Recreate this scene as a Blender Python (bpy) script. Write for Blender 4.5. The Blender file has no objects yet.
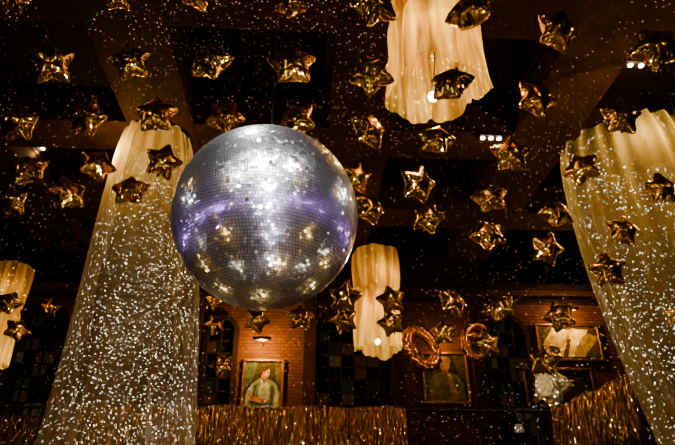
import bpy, bmesh, math, random
import numpy as np
from mathutils import Vector, Matrix, noise
random.seed(7)
sc=bpy.context.scene
COL=sc.collection
# ---------------------------------------------------------------- camera
F=585.0; CAM=Vector((0,0,1.6)); pit=math.radians(27); yaw=math.radians(3)
FW=Vector((math.sin(yaw)*math.cos(pit),math.cos(yaw)*math.cos(pit),math.sin(pit)))
RT=Vector((math.cos(yaw),-math.sin(yaw),0)); UP=RT.cross(FW)
def ray(u,v): return FW+RT*((u-337.5)/F)-UP*((v-222.5)/F)
def P(u,v,d): return CAM+ray(u,v)*d
def PH(u,v,h):
    r=ray(u,v); return CAM+r*((h-CAM.z)/r.z)
def PY(u,v,y):
    r=ray(u,v); return CAM+r*((y-CAM.y)/r.y)
cd=bpy.data.cameras.new("camera"); cam=bpy.data.objects.new("camera",cd); COL.objects.link(cam)
cd.lens=F/675*36; cd.sensor_width=36; cam.location=CAM
cam.rotation_euler=FW.to_track_quat('-Z','Y').to_euler(); sc.camera=cam
# ---------------------------------------------------------------- helpers
def mat(name,col,rough=.5,metal=0,bump=None,noise_col=None,emit=None,estr=0,spec=None):
    m=bpy.data.materials.new(name); m.use_nodes=True; nt=m.node_tree
    b=nt.nodes["Principled BSDF"]
    b.inputs["Base Color"].default_value=(*col,1); b.inputs["Roughness"].default_value=rough
    b.inputs["Metallic"].default_value=metal
    if spec is not None: b.inputs["Specular IOR Level"].default_value=spec
    tc=nt.nodes.new("ShaderNodeTexCoord")
    if noise_col:
        n=nt.nodes.new("ShaderNodeTexNoise"); n.inputs["Scale"].default_value=noise_col[1]; n.inputs["Detail"].default_value=5
        r=nt.nodes.new("ShaderNodeValToRGB"); r.color_ramp.elements[0].position=.35; r.color_ramp.elements[1].position=.68
        r.color_ramp.elements[0].color=(*col,1); r.color_ramp.elements[1].color=(*noise_col[0],1)
        nt.links.new(tc.outputs["Object"],n.inputs["Vector"]); nt.links.new(n.outputs["Fac"],r.inputs["Fac"])
        nt.links.new(r.outputs["Color"],b.inputs["Base Color"])
    if bump:
        n=nt.nodes.new("ShaderNodeTexNoise"); n.inputs["Scale"].default_value=bump[0]; n.inputs["Detail"].default_value=2
        bp=nt.nodes.new("ShaderNodeBump"); bp.inputs["Strength"].default_value=bump[1]; bp.inputs["Distance"].default_value=bump[2]
        nt.links.new(tc.outputs["Object"],n.inputs["Vector"]); nt.links.new(n.outputs["Fac"],bp.inputs["Height"])
        nt.links.new(bp.outputs["Normal"],b.inputs["Normal"])
    if emit:
        b.inputs["Emission Color"].default_value=(*emit,1); b.inputs["Emission Strength"].default_value=estr
    return m
def fabric(name,col,dark,transp=.3,transl=.55,sc_=7,lo=.34,hi=.64,bd=.12):
    m=bpy.data.materials.new(name); m.use_nodes=True; nt=m.node_tree; nt.nodes.clear(); A=nt.links.new
    o=nt.nodes.new("ShaderNodeOutputMaterial"); d=nt.nodes.new("ShaderNodeBsdfDiffuse"); t=nt.nodes.new("ShaderNodeBsdfTranslucent")
    tr=nt.nodes.new("ShaderNodeBsdfTransparent"); m1=nt.nodes.new("ShaderNodeMixShader"); m2=nt.nodes.new("ShaderNodeMixShader")
    m1.inputs[0].default_value=transl
    tc=nt.nodes.new("ShaderNodeTexCoord")
    # light and dark of folds painted into the cloth colour: noise stretched downwards
    mp=nt.nodes.new("ShaderNodeMapping"); mp.inputs["Scale"].default_value=(1,1,.08); n=nt.nodes.new("ShaderNodeTexNoise"); n.inputs["Scale"].default_value=sc_; n.inputs["Detail"].default_value=2
    A(tc.outputs["Object"],mp.inputs[0]); A(mp.outputs[0],n.inputs["Vector"])
    rp=nt.nodes.new("ShaderNodeValToRGB"); rp.color_ramp.elements[0].position=lo; rp.color_ramp.elements[1].position=hi
    rp.color_ramp.elements[0].color=(*dark,1); rp.color_ramp.elements[1].color=(*col,1)
    A(n.outputs["Fac"],rp.inputs[0]); A(rp.outputs[0],d.inputs[0]); A(rp.outputs[0],t.inputs[0])
    lw=nt.nodes.new("ShaderNodeLayerWeight"); lw.inputs[0].default_value=.35
    ml=nt.nodes.new("ShaderNodeMath"); ml.operation='MULTIPLY_ADD'; ml.inputs[1].default_value=-transp*.9; ml.inputs[2].default_value=transp*1.15; ml.use_clamp=True
    A(lw.outputs["Facing"],ml.inputs[0]); A(ml.outputs[0],m2.inputs[0])
    if bd>0:
        bp=nt.nodes.new("ShaderNodeBump"); bp.inputs["Strength"].default_value=.8; bp.inputs["Distance"].default_value=bd
        A(n.outputs["Fac"],bp.inputs["Height"]); A(bp.outputs[0],d.inputs["Normal"]); A(bp.outputs[0],t.inputs["Normal"])
    A(d.outputs[0],m1.inputs[1]); A(t.outputs[0],m1.inputs[2]); A(m1.outputs[0],m2.inputs[1]); A(tr.outputs[0],m2.inputs[2]); A(m2.outputs[0],o.inputs[0])
    return m
def obj(name,verts,faces,m=None,parent=None,smooth=False,loc=None,mats=None,fm=None):
    me=bpy.data.meshes.new(name); me.from_pydata([tuple(v) for v in verts],[],faces)
    if mats:
        for x in mats: me.materials.append(x)
        for p,i in zip(me.polygons,fm): p.material_index=i
    elif m: me.materials.append(m)
    if smooth: me.polygons.foreach_set("use_smooth",[True]*len(me.polygons))
    me.update()
    o=bpy.data.objects.new(name,me); COL.objects.link(o)
    if loc is not None: o.location=loc
    if parent: o.parent=parent
    return o
def top(o,label,cat,group=None,kind=None):
    if label: o["label"]=label
    if cat: o["category"]=cat
    if group: o["group"]=group
    if kind: o["kind"]=kind
    return o
def empty(name,loc):
    e=bpy.data.objects.new(name,None); e.empty_display_size=.1; e.location=loc; COL.objects.link(e); return e
def boxgeo(V,Fc,a,b):
    i=len(V); x0,y0,z0=a; x1,y1,z1=b
    V+= [(x0,y0,z0),(x1,y0,z0),(x1,y1,z0),(x0,y1,z0),(x0,y0,z1),(x1,y0,z1),(x1,y1,z1),(x0,y1,z1)]
    Fc+=[(i,i+3,i+2,i+1),(i+4,i+5,i+6,i+7),(i,i+1,i+5,i+4),(i+1,i+2,i+6,i+5),(i+2,i+3,i+7,i+6),(i+3,i,i+4,i+7)]
def box(name,a,b,m,parent=None,bev=0,kind=None):
    V=[];Fc=[]; boxgeo(V,Fc,a,b); o=obj(name,V,Fc,m,parent)
    if bev:
        md=o.modifiers.new("b",'BEVEL'); md.width=bev; md.segments=2
    if kind: o["kind"]=kind
    return o
def lathe(name,prof,m,parent=None,loc=None,n=24,smooth=True):
    V=[];Fc=[]
    for r,z in prof:
        for k in range(n):
            a=2*math.pi*k/n; V.append((r*math.cos(a),r*math.sin(a),z))
    for j in range(len(prof)-1):
        for k in range(n):
            Fc.append((j*n+k,j*n+(k+1)%n,(j+1)*n+(k+1)%n,(j+1)*n+k))
    Fc.append(tuple(range(n-1,-1,-1))); Fc.append(tuple(range((len(prof)-1)*n,len(prof)*n)))
    return obj(name,V,Fc,m,parent,smooth,loc)
def rod(name,a,b,r,m,parent=None,n=8):
    a=Vector(a);b=Vector(b); d=(b-a).normalized(); x=d.orthogonal().normalized(); y=d.cross(x)
    V=[];Fc=[]
    for p in(a,b):
        for k in range(n):
            t=2*math.pi*k/n; V.append(p+x*r*math.cos(t)+y*r*math.sin(t))
    for k in range(n): Fc.append((k,(k+1)%n,n+(k+1)%n,n+k))
    Fc.append(tuple(range(n-1,-1,-1)));Fc.append(tuple(range(n,2*n)))
    return obj(name,V,Fc,m,parent,True)
def torus(name,R,r,m,parent=None,loc=None,n=48,k=8):
    V=[];Fc=[]
    for i in range(n):
        a=2*math.pi*i/n
        for j in range(k):
            b=2*math.pi*j/k; q=R+r*math.cos(b); V.append((q*math.cos(a),q*math.sin(a),r*math.sin(b)))
    for i in range(n):
        for j in range(k):
            Fc.append((i*k+j,((i+1)%n)*k+j,((i+1)%n)*k+(j+1)%k,i*k+(j+1)%k))
    return obj(name,V,Fc,m,parent,True,loc)
def light(kind,loc,energy,col,size=.1,parent=None,target=None,cone=None,blend=.3):  # serves visible lamps and added unseen lights alike
    l=bpy.data.lights.new("lamp_or_added_light",kind); l.energy=energy; l.color=col; l.shadow_soft_size=size
    o=bpy.data.objects.new("lamp_or_added_light",l); o.location=loc; COL.objects.link(o)
    if parent: o.parent=parent
    if kind=='SPOT':
        l.spot_size=cone; l.spot_blend=blend
        o.rotation_euler=(Vector(target)-Vector(loc)).to_track_quat('-Z','Y').to_euler()
    return o
# ---------------------------------------------------------------- materials
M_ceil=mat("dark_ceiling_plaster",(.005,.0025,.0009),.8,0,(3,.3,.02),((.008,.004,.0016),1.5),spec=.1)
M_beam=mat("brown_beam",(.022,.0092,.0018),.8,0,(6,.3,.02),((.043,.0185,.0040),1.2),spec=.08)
M_dark=mat("dark_wood",(.008,.004,.0018),.6,0,(8,.2,.01),spec=.15)
M_black=mat("black_metal",(.012,.011,.01),.4,.6)
M_floor=mat("dark_floor",(.05,.03,.02),.35,0,(2,.2,.01))
M_steel=mat("steel",(.5,.5,.5),.25,1)
M_bulb=mat("lit_bulb",(1,.8,.5),.4,emit=(1,.78,.35),estr=90)
M_whitebulb=mat("white_lit_bulb",(1,.9,.7),.4,emit=(1,.68,.32),estr=45)
M_brass=mat("old_gold_frame",(.20,.10,.02),.45,.9,(20,.5,.02))
M_thread=mat("nylon_thread",(.02,.013,.008),.5)
M_foil=mat("gold_foil",(1,.60,.07),.18,1,(8,.5,.03))
M_foil2=mat("copper_gold_foil",(1,.38,.05),.20,1,(7,.35,.03))
M_tinsel=mat("gold_tinsel",(.90,.57,.11),.16,1)
M_tinsel2=mat("shaded_gold_tinsel",(.52,.32,.06),.16,1)  # darker copy of the tinsel, dimness put into the colour
M_shade=fabric("cream_sheer_shade",(.94,.66,.12),(.34,.18,.018),.16,.62,6,.38,.60)
M_drape=fabric("sheer_white_voile",(.72,.65,.50),(.33,.29,.21),.66,.45,2.8,bd=0)
def brickmat():
    m=bpy.data.materials.new("brown_brick"); m.use_nodes=True; nt=m.node_tree; b=nt.nodes["Principled BSDF"]
    tc=nt.nodes.new("ShaderNodeTexCoord"); mp=nt.nodes.new("ShaderNodeMapping"); mp.inputs["Rotation"].default_value=(math.radians(90),0,0)
    br=nt.nodes.new("ShaderNodeTexBrick"); br.inputs["Scale"].default_value=2.2
    br.inputs["Color1"].default_value=(.085,.037,.0055,1); br.inputs["Color2"].default_value=(.055,.024,.0035,1); br.inputs["Mortar"].default_value=(.042,.019,.003,1)
    nt.links.new(tc.outputs["Object"],mp.inputs[0]); nt.links.new(mp.outputs[0],br.inputs["Vector"]); nt.links.new(br.outputs["Color"],b.inputs["Base Color"])
    bp=nt.nodes.new("ShaderNodeBump"); bp.inputs["Distance"].default_value=.02; bp.invert=True; b.inputs["Specular IOR Level"].default_value=.05
    nt.links.new(br.outputs["Fac"],bp.inputs["Height"]); nt.links.new(bp.outputs[0],b.inputs["Normal"]); b.inputs["Roughness"].default_value=.85
    return m
M_brick=brickmat()
# ---------------------------------------------------------------- room shell
X0,X1,Y0,Y1=-12.5,12.5,-9.0,20.0; HC=10.9; HB=10.0
box("floor",(X0,Y0,-.2),(X1,Y1,0),M_floor,kind="structure")
box("ceiling",(X0,Y0,HC),(X1,Y1,HC+.2),M_ceil,kind="structure")
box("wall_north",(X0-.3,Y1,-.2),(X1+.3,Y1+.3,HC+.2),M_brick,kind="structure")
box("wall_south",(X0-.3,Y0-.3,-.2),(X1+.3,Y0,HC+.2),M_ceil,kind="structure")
box("wall_west",(X0-.3,Y0,-.2),(X0,Y1,HC+.2),M_ceil,kind="structure")
box("wall_east",(X1,Y0,-.2),(X1+.3,Y1,HC+.2),M_ceil,kind="structure")
tn=[0]
def trim(a,b,m,bev=.03):
    tn[0]+=1; return box("trim_%d"%tn[0],a,b,m,bev=bev,kind="structure")
beams=[]
for (ua,ub) in((72,160),(338,424),(590,672)):
    xa=PH(ua,0,HB).x; xb=PH(ub,0,HB).x; beams.append((xa,xb))
sp=beams[1][0]-beams[0][0]; wv=beams[0][1]-beams[0][0]
for k in(-1,): beams.append((beams[0][0]-sp,beams[0][0]-sp+wv))
beams=[b for b in beams if b[0]>X0 and b[1]<X1]
for a,b in beams:
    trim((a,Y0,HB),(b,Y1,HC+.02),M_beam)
    for s in(a-.14,b-.02):
        trim((s,Y0+.05,HC-.28),(s+.16,Y1-.05,HC),M_dark)
HR=9.0
DT=PH(158,138,HB); DTR=PH(624,146,HR)
crossY=[DT.y-8.6,DT.y-4.3,DT.y,DT.y+4.0]
crosses=[]
for y in crossY:
    crosses.append((y-.6,y+.6)); trim((X0,y-.6,HB+.012),(X1,y+.6,HC+.01),M_beam)
trim((X0,Y1-.6,HB-.7),(X1,Y1-.01,HC),M_dark)
trim((X0,Y1-.75,HB-.85),(X1,Y1-.02,HB-.7),M_dark)
def ceil_z(x,y):
    for a,b in beams:
        if a<=x<=b: return HB
    for a,b in crosses:
        if a<=y<=b: return HB+.012
    return HC
# mezzanine
RX=PY(552,411,16.9).x; SY=12.35
box("trim_60",(X0,16.9,3.0),(X1,Y1,3.3),M_dark,kind="structure",bev=.02)
box("trim_61",(RX,SY-.1,3.0),(X1,16.9,3.3),M_dark,kind="structure",bev=.02)
# ---------------------------------------------------------------- railings and tinsel
RZ=4.38
def railing(a,b,label):
    a=Vector(a);b=Vector(b); e=empty("balcony_railing",(a+b)/2)
    top(e,label,"railing"); off=-(a+b)/2
    rod("handrail",a+off+Vector((0,0,RZ)),b+off+Vector((0,0,RZ)),.045,M_dark,e)
    rod("bottom_rail",a+off+Vector((0,0,3.42)),b+off+Vector((0,0,3.42)),.025,M_dark,e)
    n=int((b-a).length/1.2)
    for i in range(n+1):
        p=a.lerp(b,i/n)+off; rod("post",p+Vector((0,0,3.29)),p+Vector((0,0,RZ)),.025,M_black,e)
railing((X0+.05,17.05,0),(RX,17.05,0),"dark balcony handrail hung with gold tinsel")
railing((RX+.12,SY,0),(RX+.12,16.95,0),"side balcony handrail hung with gold tinsel")
railing((RX+.2,SY,0),(X1-.05,SY,0),"dark balcony handrail behind the sheer drape")
def tinsel(a,b,out,label,dens=.009,drop=0,m=None):
    a=Vector(a);b=Vector(b);L=(b-a).length;d=(b-a)/L;out=Vector(out)
    V=[];Fc=[];n=int(L/dens)
    for i in range(n*2):
        s=random.uniform(0,L); p=a+d*s; ph=random.uniform(0,6.3); w=random.uniform(.003,.007); o0=random.uniform(.0,.09)
        zt=RZ-drop+.05+random.uniform(-.05,.03)+.025*math.sin(s*3); zb=3.25+random.uniform(-.18,.15); K=8; base=len(V); sw=random.uniform(-.03,.03); tw2=random.uniform(2,9)
        for k in range(K+1):
            t=k/K; tw=ph+t*tw2; c=p+out*(o0*(.3+t)+.055)+d*(sw*t*t+.006*math.sin(ph+t*9))
            dd=(d*math.cos(tw)+out*math.sin(tw))*w; z=zt+(zb-zt)*t
            V.append(c+dd+Vector((0,0,z))); V.append(c-dd+Vector((0,0,z)))
        for k in range(K):
            q=base+2*k; Fc.append((q,q+1,q+3,q+2))
    o=obj("tinsel_fringe",V,Fc,m or M_tinsel); top(o,label,"tinsel",kind="stuff")
TX=PY(406,411,16.9).x; TL=PY(60,411,16.9).x
tinsel((X0+.1,16.97,0),(TL-.18,16.97,0),(0,-1,0),"dim gold foil fringe hung low over the railing",.014,.32,M_tinsel2)
tinsel((TL,16.97,0),(TX,16.97,0),(0,-1,0),"long shimmering gold foil fringe over balcony railing",.008)
tinsel((RX+.06,SY+.05,0),(RX+.06,16.9,0),(-1,0,0),"gold foil fringe on the side balcony railing",.009,0,M_tinsel2)
# objects in the dark gap of the gallery
def person(x,y,z,H,shirt,label,seed,turn):
    e=empty("person",(x,y,z)); top(e,label,"person"); s=H/1.75
    J=[((0,0,.95),.145),((0,0,1.15),.13),((0,0,1.36),.155),((0,0,1.46),.07),((0,0,1.54),.058),
       ((.17,0,1.40),.065),((.22,-.02,1.13),.05),((.17,-.2,1.02),.035),((.13,-.27,1.03),.03),
       ((-.17,0,1.40),.065),((-.23,0,1.12),.05),((-.22,-.10,.88),.035),((-.22,-.13,.80),.03),
       ((.09,0,.88),.10),((.10,-.01,.48),.07),((.10,.02,.08),.045),((.11,-.14,.04),.04),
       ((-.09,0,.88),.10),((-.10,-.01,.48),.07),((-.10,.02,.08),.045),((-.11,-.14,.04),.04)]
    E=[(0,1),(1,2),(2,3),(3,4),(2,5),(5,6),(6,7),(7,8),(2,9),(9,10),(10,11),(11,12),(0,13),(13,14),(14,15),(15,16),(0,17),(17,18),(18,19),(19,20)]
    me=bpy.data.meshes.new("body"); me.from_pydata([(a*s,b*s,c*s) for (a,b,c),r in J],E,[]); me.materials.append(shirt)
    o=bpy.data.objects.new("body",me); COL.objects.link(o); o.parent=e
    o.modifiers.new("skin",'SKIN')
    for i,(p,r) in enumerate(J):
        me.skin_vertices[0].data[i].radius=(r*s,r*s*.8)
    me.skin_vertices[0].data[0].use_root=True
    ss=o.modifiers.new("sub",'SUBSURF'); ss.levels=2; ss.render_levels=2
    M_skin=mat("skin_tone",(.35,.18,.11),.6)
    bmh=bmesh.new(); bmesh.ops.create_uvsphere(bmh,u_segments=28,v_segments=20,radius=1)
    for v in bmh.verts:
        X,Y,Z=v.co; w=.076*(1-.18*max(0,-Z)); yy=Y*.095
        if Y<-.5: yy-= .014*math.exp(-((X/.16)**2+((Z+.12)/.22)**2)); yy+=.010*(math.exp(-(((abs(X)-.38)/.16)**2+((Z-.12)/.14)**2)))
        if Y<-.5: yy-=.006*math.exp(-((X/.3)**2+((Z+.5)/.09)**2))
        xx=X*w
        if abs(X)>.9: xx*=1+.18*math.exp(-((Z/.25)**2+(Y/.3)**2))
        v.co=(xx,yy,Z*.115)
    mh=bpy.data.meshes.new("head"); bmh.to_mesh(mh); bmh.free(); mh.materials.append(M_skin); mh.polygons.foreach_set("use_smooth",[True]*len(mh.polygons))
    h=bpy.data.objects.new("head",mh); COL.objects.link(h); h.parent=e; h.location=(0,-.015,1.635*s); h.scale=(s,s,s)
    M_hair=mat("dark_hair",(.015,.010,.008),.5)
    bmh=bmesh.new(); bmesh.ops.create_uvsphere(bmh,u_segments=28,v_segments=20,radius=1)
    for v in bmh.verts:
        X,Y,Z=v.co
        k=1.0 if (Z>.45 or Y>-.1) and Z>-.55 else .8
        v.co=(X*.086*k,Y*.104*k+.006,Z*.124*k+.004)
    mh=bpy.data.meshes.new("hair"); bmh.to_mesh(mh); bmh.free(); mh.materials.append(M_hair); mh.polygons.foreach_set("use_smooth",[True]*len(mh.polygons))
    h=bpy.data.objects.new("hair",mh); COL.objects.link(h); h.parent=e; h.location=(0,-.015,1.635*s); h.scale=(s,s,s)
    e.rotation_euler=(0,0,turn)
M_cl=mat("dark_clothing",(.02,.022,.03),.8)
pp=PY(542,430,17.6); person(pp.x,17.75,3.3,1.62,M_cl,"person in dark clothing standing at the dark railing",1,.5)
lp=PY(519,428,17.5); e=empty("table_lamp",(lp.x,17.5,3.3)); top(e,"small lamp with a white shade standing on a dark stand","lamp")
lathe("stand",[(.14,0),(.14,.03),(.03,.06),(.025,lp.z-3.3-.14)],M_black,e)
lathe("lamp_shade",[(.13,lp.z-3.3-.11),(.10,lp.z-3.3+.10)],mat("white_lamp_shade",(.3,.3,.27),.6,emit=(1,.85,.6),estr=.08),e)
# ---------------------------------------------------------------- windows
def winmat():
    m=bpy.data.materials.new("stained_glass"); m.use_nodes=True; nt=m.node_tree; b=nt.nodes["Principled BSDF"]
    tc=nt.nodes.new("ShaderNodeTexCoord"); vm=nt.nodes.new("ShaderNodeVectorMath"); vm.operation='MULTIPLY'; vm.inputs[1].default_value=(1/.42,0,1/.42)
    fl=nt.nodes.new("ShaderNodeVectorMath"); fl.operation='FLOOR'; wn=nt.nodes.new("ShaderNodeTexWhiteNoise"); r=nt.nodes.new("ShaderNodeValToRGB")
    r.color_ramp.interpolation='CONSTANT'; e=r.color_ramp.elements; e[0].color=(.001,.001,.0006,1); e[1].position=.60; e[1].color=(.010,.008,.003,1)
    x=e.new(.78); x.color=(.034,.018,.004,1); x=e.new(.90); x.color=(.010,.015,.009,1); x=e.new(.96); x.color=(.05,.038,.015,1)
    nt.links.new(tc.outputs["Object"],vm.inputs[0]); nt.links.new(vm.outputs[0],fl.inputs[0]); nt.links.new(fl.outputs[0],wn.inputs["Vector"])
    nt.links.new(wn.outputs["Value"],r.inputs[0]); nt.links.new(r.outputs[0],b.inputs["Base Color"]); b.inputs["Roughness"].default_value=.6; b.inputs["Specular IOR Level"].default_value=.03
    b.inputs["Emission Strength"].default_value=.3; nt.links.new(r.outputs[0],b.inputs["Emission Color"])
    return m
M_win=winmat()
M_mull=mat("window_lead",(.014,.008,.003),.7,0,spec=.1)
wi=[0]
def window(x0,x1,z0,z1):
    wi[0]+=1; w=x1-x0; cx=(x0+x1)/2; r=w/2; zc=z1-r; y=Y1-.06
    loc=Vector((cx,y,z0)); pts=[(-r,0,0),(r,0,0)]
    N=20
    for i in range(N+1):
        a=math.pi*i/N; pts.append((r*math.cos(a),0,zc-z0+r*math.sin(a)))
    o=obj("window_%d"%wi[0],pts,[tuple(range(len(pts)))],M_win,loc=loc); o["kind"]="structure"
    V=[];Fc=[]
    n=len(pts)
    for p in pts:
        q=Vector(p); c=Vector((0,0,(zc-z0))) if q.z>zc-z0 else Vector((0,0,q.z)); dr=(q-c).normalized() if (q-c).length>0 else Vector((1,0,0))
        for off,yy in((-.05,-.12),(.12,-.12),(.12,.05),(-.05,.05)): V.append((q.x+dr.x*off,yy,q.z+dr.z*off))
    for i in range(n):
        j=(i+1)%n
        for k in range(4): Fc.append((i*4+k,j*4+k,j*4+(k+1)%4,i*4+(k+1)%4))
    obj("frame",V,Fc,M_mull,o)
    V=[];Fc=[]
    nx=max(2,round(w/.42))
    for i in range(1,nx):
        x=-r+w*i/nx; h=zc-z0+math.sqrt(max(0,r*r-x*x)); boxgeo(V,Fc,(x-.025,-.06,0),(x+.025,-.005,h))
    z=.42
    while z<z1-z0-.05:
        hw=r if z<zc-z0 else math.sqrt(max(0,r*r-(z-(zc-z0))**2)); boxgeo(V,Fc,(-hw,-.055,z-.025),(hw,-.006,z+.025)); z+=.42
    obj("muntins",V,Fc,M_mull,o)
zb=3.32
def WX(u,v): return PY(u,v,Y1-.1)
for (ua,ub,vt) in((316,392,308),(8,52,305),(492,532,318),(203,232,318)):
    window(WX(ua,380).x,WX(ub,380).x,zb+.4,WX(ua,vt).z)
for u in(309,399,190,480):
    x=WX(u,380).x
    trim((x-.22,Y1-.25,3.3),(x+.22,Y1,HB-.86),M_beam,.02)
    trim((x-.32,Y1-.35,HB-1.15),(x+.32,Y1-.01,HB-.84),M_beam,.03)
trim((X0,Y1-.12,WX(300,300).z),(X1,Y1-.005,WX(300,300).z+.22),M_dark)
# ---------------------------------------------------------------- paintings
def flat(col): return mat("oil_paint",tuple(c*.55 for c in col),.6,0,None,(tuple(min(1,c*1.35+.006) for c in col),7),spec=.1)
def painting(u0,u1,v0,v1,label,shapes,bg,rot=0):
    a=WX(u0,v1);b=WX(u1,v0); w=b.x-a.x;h=b.z-a.z
    e=empty("framed_painting",((a.x+b.x)/2,Y1-.02,(a.z+b.z)/2)); top(e,label,"painting"); e.rotation_euler=(0,rot,0)
    V=[];Fc=[];t=.10
    boxgeo(V,Fc,(-w/2,-.1,-h/2),(w/2,0,-h/2+t));boxgeo(V,Fc,(-w/2,-.1,h/2-t),(w/2,0,h/2))
    boxgeo(V,Fc,(-w/2,-.1,-h/2+t),(-w/2+t,0,h/2-t));boxgeo(V,Fc,(w/2-t,-.1,-h/2+t),(w/2,0,h/2-t))
    f=obj("frame",V,Fc,M_brass,e); md=f.modifiers.new("b",'BEVEL'); md.width=.02
    V=[(-w/2+t,-.04,-h/2+t),(w/2-t,-.04,-h/2+t),(w/2-t,-.04,h/2-t),(-w/2+t,-.04,h/2-t)];Fc=[(0,1,2,3)];mats=[flat(bg)];fm=[0];y=-.042
    for col,pts in shapes:
        i=len(V)
        if pts[0]=='e':
            _,cx,cz,rx,rz,rt=pts; pts=[]
            for k in range(20):
                q=2*math.pi*k/20; X=rx*math.cos(q);Z=rz*math.sin(q); pts.append((cx+X*math.cos(rt)-Z*math.sin(rt),cz+X*math.sin(rt)+Z*math.cos(rt)))
        ww=w-2*t; hh=h-2*t
        for px,pz in pts: V.append((max(-.5,min(.5,px))*ww,y,max(-.5,min(.5,pz))*hh))
        Fc.append(tuple(range(i,len(V)))); mats.append(flat(col)); fm.append(len(mats)-1); y-=.002
    obj("canvas",V,Fc,None,e,mats=mats,fm=fm)
skin=(.26,.13,.06)
painting(239,285,359,413,"framed portrait of a person in a pale blue shirt leaning forward",[
 ((.03,.06,.07),[(-.5,-.1),(-.5,.5),(-.15,.5),(-.3,.1)]),((.05,.05,.03),[(.5,.5),(.5,.0),(.36,.1),(.3,.5)]),
 ((.10,.16,.22),[(-.5,-.5),(.5,-.5),(.48,-.15),(.34,.06),(.16,.14),(-.06,.16),(-.26,.06),(-.42,-.1)]),
 ((.24,.33,.40),[(-.12,-.5),(.16,-.5),(.2,-.1),(.12,.12),(-.03,.14),(-.1,-.1)]),((.20,.28,.35),[(-.46,-.4),(-.3,-.45),(-.2,-.1),(-.3,.02),(-.42,-.12)]),((.30,.38,.44),[(.3,-.5),(.44,-.5),(.44,-.2),(.36,-.02)]),
 ((.03,.05,.08),[(.2,-.5),(.28,-.5),(.3,-.05),(.24,.02)]),((.04,.06,.09),[(-.3,-.5),(-.24,-.5),(-.16,.02),(-.24,.0)]),
 (skin,[(-.02,.08),(.12,.08),(.11,.2),(0,.2)]),((.13,.06,.03),[(-.02,.1),(.12,.1),(.08,.15),(0,.15)]),
 (skin,('e',.06,.27,.12,.15,-.25)),((.36,.2,.1),('e',.09,.28,.07,.10,-.25)),((.02,.01,.006),('e',.02,.37,.15,.08,.2)),((.02,.01,.006),('e',-.07,.30,.05,.10,.1)),((.03,.015,.01),('e',.04,.28,.02,.01,0)),((.03,.015,.01),('e',.12,.27,.018,.01,0)),((.2,.05,.03),('e',.08,.19,.035,.01,0)),
 (skin,[(-.35,-.3),(.05,-.38),(.18,-.3),(.06,-.27),(-.3,-.2)])],(.012,.014,.012))
painting(424,467,352,404,"dark framed portrait of a seated person in olive clothing",[
 ((.05,.07,.035),[(-.5,-.5),(-.5,.3),(-.3,.5),(-.2,.0)]),((.07,.05,.02),[(.5,-.1),(.5,.5),(.2,.5),(.3,.1)]),
 ((.11,.12,.06),[(-.45,-.5),(.45,-.5),(.42,-.12),(.28,.06),(.1,.12),(-.1,.12),(-.3,.05),(-.42,-.1)]),((.19,.19,.10),[(-.4,-.4),(-.2,-.5),(-.12,.0),(-.28,.02)]),
 (skin,[(-.06,.05),(.07,.05),(.06,.2),(-.05,.2)]),
 (skin,('e',.0,.26,.12,.15,-.1)),((.36,.2,.1),('e',.03,.27,.07,.10,-.1)),((.18,.13,.08),('e',0,.38,.15,.08,-.1)),((.05,.03,.02),('e',-.05,.27,.02,.01,0)),((.05,.03,.02),('e',.05,.27,.02,.01,0)),
 ((.30,.20,.09),[(.1,-.5),(.3,-.45),(.12,.1),(.05,.08)]),((.2,.14,.07),[(-.3,-.5),(-.2,-.5),(-.06,.08),(-.12,.08)])],(.02,.022,.014))
painting(540,598,324,361,"framed painting of pale yellow-green folded cloth",[
 ((.30,.24,.01),[(-.5,-.5),(.5,-.4),(.5,.2),(.1,.45),(-.4,.1)]),((.72,.62,.20),[(-.3,-.45),(.0,-.45),(.22,.1),(.36,.4),(.12,.42),(-.05,0)]),
 ((.50,.42,.05),[(-.45,-.1),(-.1,-.15),(.0,.4),(-.25,.45)]),((.03,.03,.015),('e',-.30,-.25,.13,.14,.4)),((.06,.05,.008),[(.22,-.45),(.5,-.4),(.5,.1),(.38,-.1)]),((.06,.045,.01),[(-.14,-.45),(-.06,-.45),(.04,.1),(-.02,.12)]),((.9,.84,.5),[(.05,-.2),(.14,-.1),(.28,.34),(.2,.36)])],(.04,.03,.006))
painting(528,592,368,408,"dark framed painting above the side balcony",[
 ((.03,.018,.006),('e',.15,0,.3,.35,.2))],(.009,.005,.003))
bp=PY(552,385,18.6); e=empty("cloth_arrangement",(bp.x,18.6,3.3)); top(e,"rumpled white cloth draped over a dark tall vase","cloth decoration")
M_petal=mat("white_cloth",(.84,.78,.64),.85,spec=.1)
hz=bp.z-3.3-.35
lathe("vase",[(.16,0),(.2,.05),(.08,.2),(.12,hz*.6),(.2,hz),(.17,hz)],M_black,e)
bm=bmesh.new(); bmesh.ops.create_icosphere(bm,subdivisions=6,radius=1)
for v in bm.verts:
    c=v.co.normalized(); f=1+.60*noise.noise(c*1.4+Vector((3,1,7)))-.42*abs(noise.noise(Vector((c.x*4.5,c.y*4.5,c.z*1.5))+Vector((9,2,4))))*2+.16*noise.noise(Vector((c.x*8,c.y*8,c.z*3)))-.08*abs(noise.noise(c*14))
    v.co=Vector((c.x*.56,c.y*.36,c.z*.48))*f
    if c.z<-.2: v.co.x*=1.2
me=bpy.data.meshes.new("cloth"); bm.to_mesh(me); bm.free(); me.materials.append(M_petal); me.polygons.foreach_set("use_smooth",[True]*len(me.polygons)); o=bpy.data.objects.new("cloth",me); COL.objects.link(o); o.parent=e; o.location=(0,0,hz+.35); o.rotation_euler=(0,-.4,0)
light('SPOT',(bp.x-1.9,16.6,5.4),105,(1,.78,.40),.05,None,(bp.x,18.6,bp.z),.34,)  # unseen spot added to brighten the white cloth
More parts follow.
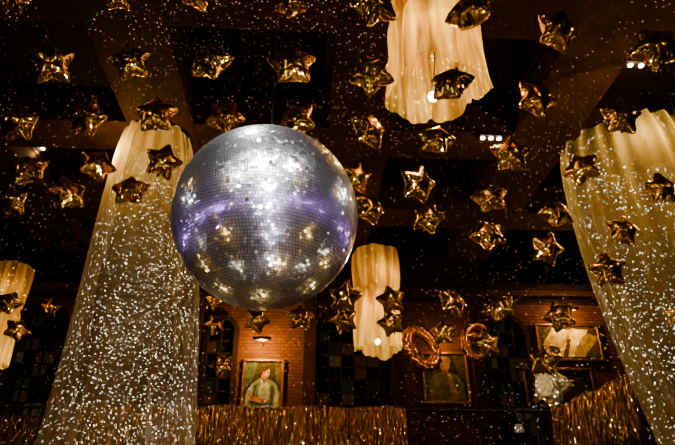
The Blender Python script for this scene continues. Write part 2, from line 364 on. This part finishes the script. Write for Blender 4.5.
def piclamp(u,v,power,col=(1,.42,.06),off=.5):
    p=PY(u,v,Y1-off); e=empty("picture_light",(p.x,Y1,p.z)); top(e,"small brass picture light above a painting","wall lamp")
    rod("arm",(0,-.01,0),(0,-off,.05),.015,M_brass,e); rod("lamp_shade",(-.3,-off,.07),(.3,-off,.07),.05,M_black,e,12)
    rod("bulb",(-.2,-off,.0),(.2,-off,.0),.02,mat("dim_bulb",(1,.7,.4),.4,emit=(1,.5,.2),estr=2),e)
    light('POINT',(0,-off+.03,-.12),power,col,.08,e)
piclamp(262,340,520,(1,.40,.04),.75); piclamp(446,338,60); piclamp(570,310,230,(1,.42,.05),.65)
# ---------------------------------------------------------------- chandeliers
def chandelier(bc,R,H,label,power,seed,sq=0,tiers=True,flare=0,bo=(0,0,0)):
    rnd=random.Random(seed); e=empty("fabric_chandelier",bc); top(e,label,"chandelier","draped fabric chandeliers")
    n=400; rows=60; V=[];Fc=[]; ph=[rnd.uniform(0,6.28) for _ in range(10)]
    for j in range(rows+1):
        t=j/rows
        if tiers: body=(.97 if t<.56 else .98)-.14*math.exp(-((t-.56)/.025)**2)+.03*math.sin(t*9)
        else: body=1.0-.10*t-.06*math.exp(-((t-.62)/.04)**2)
        body+=flare*math.exp(-t*5)
        for k in range(n):
            a=2*math.pi*k/n
            w1=math.sin(13*a+ph[0]+1.4*t+2.4*math.sin(2*a+ph[7]))
            pl=.034*w1*(.6+.4*math.sin(3*a+ph[4]))+.012*math.sin(27*a+ph[1]+2*math.sin(5*a)+2*t)+.045*math.sin(4*a+ph[2]+t*3)+.035*math.sin(7*a-t*6+ph[3])
            r=R*(body-sq*math.cos(4*(a-.35))+pl)
            hem=(.10*math.sin(2*a+ph[4])+.08*math.sin(3*a+ph[5])+.05*math.sin(7*a)+.035*math.sin(19*a+ph[6])*math.sin(3*a))*(1-t)**2
            V.append((r*math.cos(a),r*math.sin(a),H*t-hem*R))
    for j in range(rows):
        for k in range(n): Fc.append((j*n+k,j*n+(k+1)%n,(j+1)*n+(k+1)%n,(j+1)*n+k))
    obj("lamp_shade",V,Fc,M_shade,e,True)
    for z,rr in((H*.56 if tiers else H*.62,.70),(H-.03,.80)): torus("hoop",R*rr,.012,M_black,e,(0,0,z))
    for k in range(3):
        a=k*math.pi/3; rod("crossbar",(R*.80*math.cos(a),R*.80*math.sin(a),H-.03),(-R*.80*math.cos(a),-R*.80*math.sin(a),H-.03),.012,M_black,e)
    cz=ceil_z(bc.x,bc.y)-bc.z
    rod("suspension_rod",(0,0,.55),(0,0,cz),.012,M_black,e)
    rod("lamp_arm",(0,0,.56),(bo[0],bo[1],.28+bo[2]),.010,M_black,e)
    lathe("ceiling_canopy",[(.05,cz-.1),(.14,cz-.03),(.15,cz)],M_black,e)
    lathe("bulb",[(.02,.30),(.055,.27),(.075,.22),(.055,.17),(.01,.14)],M_bulb,e,bo,16)
    light('POINT',(R*.2,-R*.1,.26),power*.30,(1,.60,.08),.04,e); light('POINT',(-R*.25,-R*.50,H*.36),power*.22,(1,.60,.09),.04,e); light('POINT',(R*.25,-R*.42,H*.74),power*.24,(1,.58,.08),.04,e); light('POINT',(0,R*.3,H*.5),power*.2,(1,.52,.05),.04,e)
chandelier(P(438,92,8.3),.66,2.15,"large cream draped fabric chandelier glowing warm from inside",125,1,.10,False,.06,(.0,.30,-.06))
chandelier(P(378,350,15.2),.62,2.75,"tall cream fabric chandelier hanging before arched window",92,2)
chandelier(P(-12,366,15.6),.50,2.85,"cream fabric chandelier hanging beside the sheer drape",30,3)
# ---------------------------------------------------------------- drapes
def drape(tp,rt,rb,pw,label,seed,np_,lean,lp,r0,HT):
    rnd=random.Random(seed); e=empty("sheer_drape",(tp.x,tp.y,0)); top(e,label,"curtain")
    n=560; rows=90; V=[];Fc=[]; ph=[rnd.uniform(0,6.28) for _ in range(12)]; H=HT-.04
    for j in range(rows+1):
        t=(j/rows)**1.5
        for k in range(n):
            a=2*math.pi*k/n; r=r0+(rt-r0)*(1-math.exp(-t*20))+(rb-rt)*t**pw
            g=math.exp(-t*7)
            pl=(.012+.014*g)*math.sin(np_*a+ph[0]+2.4*math.sin(3*a+2*t)+.8*math.sin(5*a+ph[5]))+.045*g*math.sin(np_*2*a+ph[1]+1.5*math.sin(4*a+ph[6]))
            pl+=(.03+.02*t)*math.sin(5*a+ph[2]+4*t)+.04*math.sin(3*a+ph[3]-5*t)*min(1,3*t)
            r*=1+pl
            z=H*(1-t)+.02
            V.append((r*math.cos(a)+lean[0]*t**lp,r*math.sin(a)+lean[1]*t**lp,z))
    for j in range(rows):
        for k in range(n): Fc.append((j*n+k,(j+1)*n+k,(j+1)*n+(k+1)%n,j*n+(k+1)%n))
    obj("fabric",V,Fc,M_drape,e,True)
    torus("hoop",r0,.025,M_black,e,(0,0,HT-.03),64)
    if HT<HB:
        for k in range(4):
            a=k*math.pi/2+.4; x,y=r0*math.cos(a),r0*math.sin(a); rod("suspension_cable",(x,y,HT-.03),(x,y,ceil_z(tp.x+x,tp.y+y)),.006,M_black,e,5)
    return e
e1=drape(DT,.88,1.64,1.0,"white sheer voile drape column gathered on a ceiling hoop",11,9,(.36,0),1.0,.76,HB)
e2=drape(DTR,1.44,1.36,1,"wide white sheer voile drape column speckled with light",12,12,(1.45,0),1.6,1.26,HR)
light('POINT',(-.52,-.40,9.1),240,(1,.52,.06),.05,e1)
light('POINT',(-.2,-1.0,8.35),175,(1,.52,.06),.06,e2)
light('POINT',(.9,-.7,7.6),80,(1,.52,.06),.1,e2)
# ---------------------------------------------------------------- disco ball
R=.745; BC=P(265.7,217.5,F*R*2/186+.06)
ball=empty("disco_ball",BC); top(ball,"large mirrored disco ball covered in small square tiles","disco ball")
M_core=mat("ball_grout",(.012,.012,.012),.5)
def tilemat():
    m=bpy.data.materials.new("mirror_tile"); m.use_nodes=True; nt=m.node_tree; nt.nodes.clear()
    o=nt.nodes.new("ShaderNodeOutputMaterial"); mx=nt.nodes.new("ShaderNodeMixShader"); mx.inputs[0].default_value=.40
    g=[]
    for r in(.12,.30):
        q=nt.nodes.new("ShaderNodeBsdfPrincipled"); q.inputs["Metallic"].default_value=1; q.inputs["Roughness"].default_value=r; q.inputs["Base Color"].default_value=(.90,.90,.86,1); g.append(q)
    nt.links.new(g[0].outputs[0],mx.inputs[1]); nt.links.new(g[1].outputs[0],mx.inputs[2]); nt.links.new(mx.outputs[0],o.inputs[0]); return m
M_tile=tilemat()
bm=bmesh.new(); bmesh.ops.create_uvsphere(bm,u_segments=96,v_segments=48,radius=R-.008); me=bpy.data.meshes.new("ball_core"); bm.to_mesh(me); bm.free(); me.materials.append(M_core)
o=bpy.data.objects.new("ball_core",me); COL.objects.link(o); o.parent=ball; me.polygons.foreach_set("use_smooth",[True]*len(me.polygons))
V=[];Fc=[];NR=96; st=math.pi/NR; rt_=random.Random(5)
for i in range(NR):
    la=-math.pi/2+st*(i+.5); m=max(4,round(2*math.pi*math.cos(la)/st)); off=rt_.random()
    for k in range(m):
        lo=2*math.pi*(k+off*.3)/m; nrm=Vector((math.cos(la)*math.cos(lo),math.cos(la)*math.sin(lo),math.sin(la)))
        ea=Vector((-math.sin(lo),math.cos(lo),0)); no=nrm.cross(ea)
        s1,s2=(rt_.gauss(0,.030),rt_.gauss(0,.026))
        q=rt_.random()
        if q<.05: s1+=rt_.gauss(0,.10)
        elif q<.30: s2+=rt_.gauss(0,.18)
        h=R*st*.430; wd=R*math.cos(la)*math.pi/m*.86; c=nrm*R; b=len(V)
        for sx,sy in((-1,-1),(1,-1),(1,1),(-1,1)):
            V.append(c+ea*wd*sx+no*h*sy+nrm*(s1*wd*sx+s2*h*sy)*.9)
        Fc.append((b,b+1,b+2,b+3))
tl=obj("mirror_tiles",V,Fc,M_tile,ball)
lathe("top_cap",[(.12,R-.02),(.12,R+.02),(.05,R+.05),(.03,R+.1)],M_steel,ball)
rod("suspension_cable",(0,0,R+.05),(0,0,ceil_z(BC.x,BC.y)-BC.z),.006,M_black,ball)
def bspot(u,v,dist,power,col,size=.08):  # adds an unseen spot placed to leave a highlight on the ball
    r=ray(u,v).normalized(); oc=CAM-BC; b=r.dot(oc); disc=b*b-(oc.length_squared-R*R)
    t=-b-math.sqrt(disc) if disc>0 else -b
    p=CAM+r*t; n=(p-BC).normalized(); d=(r-2*r.dot(n)*n).normalized()
    for ax,lo,hi in((0,X0+.5,X1-.5),(1,Y0+.5,Y1-.8),(2,.4,HB-.3)):
        if d[ax]>1e-4: dist=min(dist,(hi-BC[ax])/d[ax])
        elif d[ax]<-1e-4: dist=min(dist,(lo-BC[ax])/d[ax])
    return light('SPOT',BC+d*dist,power*(dist/6)**2,col,size,None,BC,2.3*math.asin(min(.95,R/dist)),.2)
W=(.95,.93,1)
bspot(262,166,6,6200,W,.6); bspot(240,176,6,700,W,.4); bspot(290,168,6,800,W,.4); bspot(267,188,6,1900,(.90,.84,1),.35); bspot(270,208,6,600,(.82,.72,1),.2); bspot(272,232,6,260,(.85,.75,1),.15); bspot(272,256,6,130,(.9,.85,1),.15)
bspot(252,134,6,1900,(.95,.97,1),.3)
bspot(322,250,6,35,(1,.88,.7),.3); bspot(205,240,6,30,(1,.90,.7),.3); bspot(240,262,6,35,(1,.90,.7),.3); bspot(300,262,6,35,(1,.88,.65),.3)
bspot(262,290,5,70,(1,.70,.25),.25); bspot(340,195,6,230,(.95,.95,1),.3); bspot(225,285,5,45,(1,.70,.25),.25); bspot(192,200,6,80,(.9,.9,1),.3); bspot(310,282,5,45,(1,.70,.25),.25); bspot(347,258,6,220,(1,.95,.85),.15)
for i in range(26):  # violet spots added to draw an arc of glints across the tiles
    a=math.pi*(.05+.90*i/25); u=266-80*math.cos(a); v=256-57*math.sin(a)**.75
    bspot(u,v,6,27,(.52,.26,1),.02)
# ---------------------------------------------------------------- mirror-ball reflections imitated by added patterned spots beside the ball
def gobo(direc,power,scale=55,rad=.2,cone=150,ex=2.0,blend=.15):
    d=Vector(direc).normalized()
    l=bpy.data.lights.new("mirror_ball_gobo",'SPOT'); l.energy=power; l.color=(1,.97,.91); l.shadow_soft_size=0.0; l.spot_size=math.radians(cone); l.spot_blend=blend
    l.use_nodes=True; nt=l.node_tree; em=nt.nodes["Emission"]
    tc=nt.nodes.new("ShaderNodeTexCoord"); vo=nt.nodes.new("ShaderNodeTexVoronoi"); vo.inputs["Scale"].default_value=scale
    lt=nt.nodes.new("ShaderNodeMath"); lt.operation='LESS_THAN'; lt.inputs[1].default_value=rad
    sp_=nt.nodes.new("ShaderNodeSeparateColor"); pw=nt.nodes.new("ShaderNodeMath"); pw.operation='POWER'; pw.inputs[1].default_value=ex
    mu=nt.nodes.new("ShaderNodeMath"); mu.operation='MULTIPLY'
    nt.links.new(tc.outputs["Normal"],vo.inputs["Vector"]); nt.links.new(vo.outputs["Distance"],lt.inputs[0])
    nt.links.new(vo.outputs["Color"],sp_.inputs[0]); nt.links.new(sp_.outputs[0],pw.inputs[0]); nt.links.new(pw.outputs[0],mu.inputs[0]); nt.links.new(lt.outputs[0],mu.inputs[1])
    nt.links.new(mu.outputs[0],em.inputs["Strength"])
    o=bpy.data.objects.new("mirror_ball_gobo",l); o.location=BC+d*(R+.04); o.rotation_euler=d.to_track_quat('-Z','Y').to_euler(); COL.objects.link(o)
gobo((-.54,.84,.13),200000,112,.17,66,1.0,.5); gobo((.76,.65,.12),200000,112,.17,70,1.0,.5); gobo((.1,.75,.75),110000,115,.16,150,1.4)
# ---------------------------------------------------------------- star balloons
RO=.350; RI=.188
def star_r(a):
    s=2*math.pi/5; x=abs(((a+s/2)%s)-s/2)
    nx,ny=RI*math.cos(s/2),RI*math.sin(s/2); dx,dy=math.cos(x),math.sin(x); ex,ey=nx-RO,ny
    r=(RO*ey)/(dx*ey-dy*ex)
    return r-.034*math.exp(-(x/.08)**2)+.006*math.exp(-((x-s/2)/.12)**2)
G=72; L=.36; xs=np.linspace(-L,L,G); XX,YY=np.meshgrid(xs,xs,indexing='ij')
mask=np.zeros((G,G),bool)
for i in range(G):
    for j in range(G):
        mask[i,j]=math.hypot(XX[i,j],YY[i,j])<star_r(math.atan2(YY[i,j],XX[i,j]))
U=np.zeros((G,G))
for it in range(1500):
    N=.25*(np.roll(U,1,0)+np.roll(U,-1,0)+np.roll(U,1,1)+np.roll(U,-1,1))+1; N[~mask]=0; U=N
U/=U.max()
def usample(x,y):
    fx=(x+L)/(2*L)*(G-1); fy=(y+L)/(2*L)*(G-1); i=min(G-2,max(0,int(fx)));j=min(G-2,max(0,int(fy))); a=fx-i;b=fy-j
    return U[i,j]*(1-a)*(1-b)+U[i+1,j]*a*(1-b)+U[i,j+1]*(1-a)*b+U[i+1,j+1]*a*b
def starmesh(seed):
    rnd=random.Random(seed); n=160; rings=22; V=[];Fc=[]; ph=[rnd.uniform(0,6.28) for _ in range(6)]
    for side in(1,-1):
        V.append((0,0,side*.175))
        for j in range(1,rings+1):
            t=math.sin(j/rings*math.pi/2)
            for k in range(n):
                a=2*math.pi*k/n; r=star_r(a)*t; x,y=r*math.cos(a),r*math.sin(a)
                z=.175*max(0,usample(x,y))**.56
                e=max(0,1-abs(t-.88)/.14)
                z+=e*(.009*math.sin(30*a+ph[0]+side+1.5*math.sin(5*a+ph[4]))+.006*math.sin(47*a+ph[1])) if j<rings else 0
                z+=.005*noise.noise(Vector((x*8+seed*3,y*8,side*2)))*(1-t*t)*2
                if j==rings: z=.001
                q=a+math.pi/2
                V.append((r*math.cos(q),r*math.sin(q),max(.001,z)*side))
    m=1+rings*n
    for sdx,b in((0,0),(1,m)):
        for k in range(n):
            f=(b,b+1+k,b+1+(k+1)%n); Fc.append(f if sdx==0 else f[::-1])
        for j in range(rings-1):
            for k in range(n):
                f=(b+1+j*n+k,b+1+(j+1)*n+k,b+1+(j+1)*n+(k+1)%n,b+1+j*n+(k+1)%n); Fc.append(f if sdx==0 else f[::-1])
    for k in range(n):
        p=1+(rings-1)*n; Fc.append((p+k,m+p+k,m+p+(k+1)%n,p+(k+1)%n))
    V=[(x,-z,y) for x,y,z in V]
    me=bpy.data.meshes.new("star_balloon"); me.from_pydata(V,[],Fc); me.materials.append(M_foil); me.polygons.foreach_set("use_smooth",[True]*len(me.polygons)); me.update(); return me
SM=[starmesh(s) for s in(1,2,3,4,5,6)]
tabm=bpy.data.meshes.new("inflation_tab"); tabm.from_pydata([(-.02,0,-.155),(.02,0,-.155),(.016,.004,-.25),(-.016,.004,-.25),(-.02,.004,-.155),(.02,.004,-.155),(.016,.008,-.25),(-.016,.008,-.25)],[],[(0,1,2,3),(7,6,5,4),(0,3,7,4),(1,5,6,2),(3,2,6,7),(0,4,5,1)]); tabm.materials.append(M_foil)
stars=[(15,-3,38),(118,-4,36),(196,-6,40),(293,4,38),(375,5,50),(470,12,52),(557,31,47),(656,49,52),(50,62,50),(131,62,42),(211,61,48),(292,65,50),(372,74,48),(451,84,46),(536,98,44),(621,117,42),
(18,124,42),(88,117,40),(156,115,44),(225,117,40),(298,121,42),(369,130,42),(436,140,38),(511,154,42),(582,169,38),(661,189,36),(28,170,40),(97,165,38),(163,162,38),(357,177,35),(418,184,40),(490,198,37),(556,214,36),(623,231,35),
(68,194,38),(130,191,38),(12,202,34),(370,209,35),(428,218,35),(488,235,37),(547,249,35),(608,270,38),(674,315,26),(8,303,28),(17,330,26),(345,297,35),(391,300,31),(453,303,34),(500,308,32),(344,320,29),(391,323,29),(443,333,27),(560,316,34),
(300,318,30),(257,320,28),(214,325,23),(545,361,34),(487,344,30),(221,365,24),(211,300,22),(50,308,20)]
rs=random.Random(21)
for i,(u,v,w) in enumerate(stars):
    d=.60*F/w; s=1.0
    if i==22: s=.68
    if i==17: s=.92
    if i==3: s=.88
    if i==13: s=.76
    d*=s; p=P(u,v,d)
    o=bpy.data.objects.new("star_balloon",SM[i%6]); COL.objects.link(o); o.location=p; o.scale=(s,s,s)
    yw=rs.uniform(-.6,.6)-math.atan2(p.x,p.y)*.6; rl=rs.uniform(-.45,.45); pt=rs.uniform(-.35,.40)
    if i==7: pt=.1
    o.rotation_euler=(pt,rl,yw)
    top(o,"crinkled gold foil star balloon hanging on a clear thread","balloon","gold star balloons")
    Mx=Matrix.LocRotScale(p,o.rotation_euler,o.scale); inv=Mx.inverted()
    t=bpy.data.objects.new("inflation_tab",tabm); COL.objects.link(t); t.parent=o
    tipw=Mx@Vector((0,0,.31)); endw=Vector((tipw.x,tipw.y,ceil_z(tipw.x,tipw.y)))
    rod("hanging_thread",inv@tipw,inv@endw,.0012,M_thread,o,3)
# ---------------------------------------------------------------- number balloons
def tube(path,r,closed,m,parent,rot):
    V=[];Fc=[];k=18;n=len(path)
    for i,(x,z) in enumerate(path):
        if closed: a=path[i-1];b=path[(i+1)%n]
        else: a=path[max(0,i-1)];b=path[min(n-1,i+1)]
        d=Vector((b[0]-a[0],0,b[1]-a[1])).normalized(); nr=Vector((d.z,0,-d.x))
        e=1.0 if closed else min(1,math.sqrt(max(.0,1-max(0,1-i/5)**2)),math.sqrt(max(.0,1-max(0,1-(n-1-i)/5)**2)))
        for j in range(k):
            b_=2*math.pi*j/k; rr=r*(1+.08*math.sin(i*.16))*max(.08,e)*(1+.09*math.sin(.9*i)*max(0,math.cos(b_))+.04*math.sin(1.4*i)*max(0,-math.cos(b_)))
            V.append((x+nr.x*rr*math.cos(b_),rr*.9*math.sin(b_),z+nr.z*rr*math.cos(b_)))
    for i in range(n if closed else n-1):
        for j in range(k): Fc.append((i*k+j,((i+1)%n)*k+j,((i+1)%n)*k+(j+1)%k,i*k+(j+1)%k))
    if not closed: Fc.append(tuple(range(k))); Fc.append(tuple(range((n-1)*k,n*k))[::-1])
    o=obj("foil_body",V,Fc,m,parent,True); o.rotation_euler=(0,rot,.25); return o
def number(u,v,d,hp,rot,label,tk,kind):
    s=hp*d/F; p=P(u,v,d); e=empty("number_balloon",p); top(e,label,"balloon","gold number balloons")
    if kind=="zero": path=[(.27*s*math.cos(a),.39*s*math.sin(a)) for a in [2*math.pi*i/120 for i in range(120)]]
    else:
        path=[]
        for i in range(36):   # open upper stroke of the six curling down the side
            a=math.radians(50)+math.radians(135)*i/35; path.append((.02*s+.30*s*math.cos(a),.04*s+.36*s*math.sin(a)))
        for i in range(1,70):
            a=math.radians(185)+math.radians(345)*i/69; path.append((-.02*s+.26*s*math.cos(a),-.12*s+.24*s*math.sin(a)+.115*s*max(0,1-i/18)))
    tube(path,tk*s,kind=="zero",M_foil2,e,rot)
    tp=Vector((.42*s*math.sin(rot),0,.42*s*math.cos(rot)))
    rod("hanging_thread",tp,Vector((tp.x,tp.y,ceil_z(p.x+tp.x,p.y)-p.z)),.002,M_thread,e,3)
number(422,348,13.5,48,-.6,"thick copper-gold foil zero balloon tilted on a thread",.125,"zero")
number(476,342,14.0,44,.35,"copper-gold foil six balloon hanging by the portrait",.10,"six")
zc=P(438,348,13.7)
light('SPOT',(zc.x-2.0,zc.y-5.0,9.6),260,(1,.60,.14),.2,None,zc,.24)  # this and the next two: unseen spots added to brighten the number balloons
light('SPOT',(zc.x+1.2,zc.y-6.5,1.2),210,(1,.60,.14),.2,None,zc,.22)
light('SPOT',(zc.x-3.2,zc.y-5.5,4.0),180,(1,.60,.14),.2,None,zc,.22)
# ---------------------------------------------------------------- ceiling spot fixtures
def fixture(u,v,n,label,w=.5):
    h=HB-.02; p=PH(u,v,h); z=ceil_z(p.x,p.y); p=PH(u,v,z-.15)
    e=empty("ceiling_spotlight",(p.x,p.y,z)); top(e,label,"spotlight","ceiling spotlights")
    box("housing",(-w/2,-.12,-.12),(w/2,.12,0),M_black,e,.01)
    for i in range(n):
        x=-w/2+w*(i+.5)/n; lathe("bulb",[(.045,-.13),(.055,-.12),(.055,-.11)],M_whitebulb,e,(x,0,-.02),12)
    light('POINT',(0,0,-.32),14,(1,.5,.16),.05,e)
fixture(38,149,2,"black twin ceiling spotlight with lit bulbs")
fixture(491,139,3,"black triple ceiling spotlight with lit bulbs",.6)
fixture(636,66,2,"black ceiling spotlight with bright bulb",.5)
fixture(402,281,2,"small black twin ceiling spotlight",.4)
# ---------------------------------------------------------------- room lighting: unseen point lights added for glints on foil and tinsel
for x,y,z,pw,sz in((-6,-4,7.0,120,.3),(6,-4,7.0,120,.3),(0,-7,4,95,.32),(-9,5,8.2,45,.2),(9.5,5,8.2,50,.2),(-3.5,1.5,1.0,48,.24),(4,2,1.0,50,.24),(.5,3.5,.8,34,.22),(-5,6,.8,30,.2),(5,7,.8,36,.2),(-1,12.5,2.2,16,.1)):
    light('POINT',(x,y,z),pw,(1,.58,.14),sz)
w=bpy.data.worlds.new("world"); sc.world=w; w.use_nodes=True; w.node_tree.nodes["Background"].inputs[0].default_value=(.02,.012,.008,1); w.node_tree.nodes["Background"].inputs[1].default_value=.15
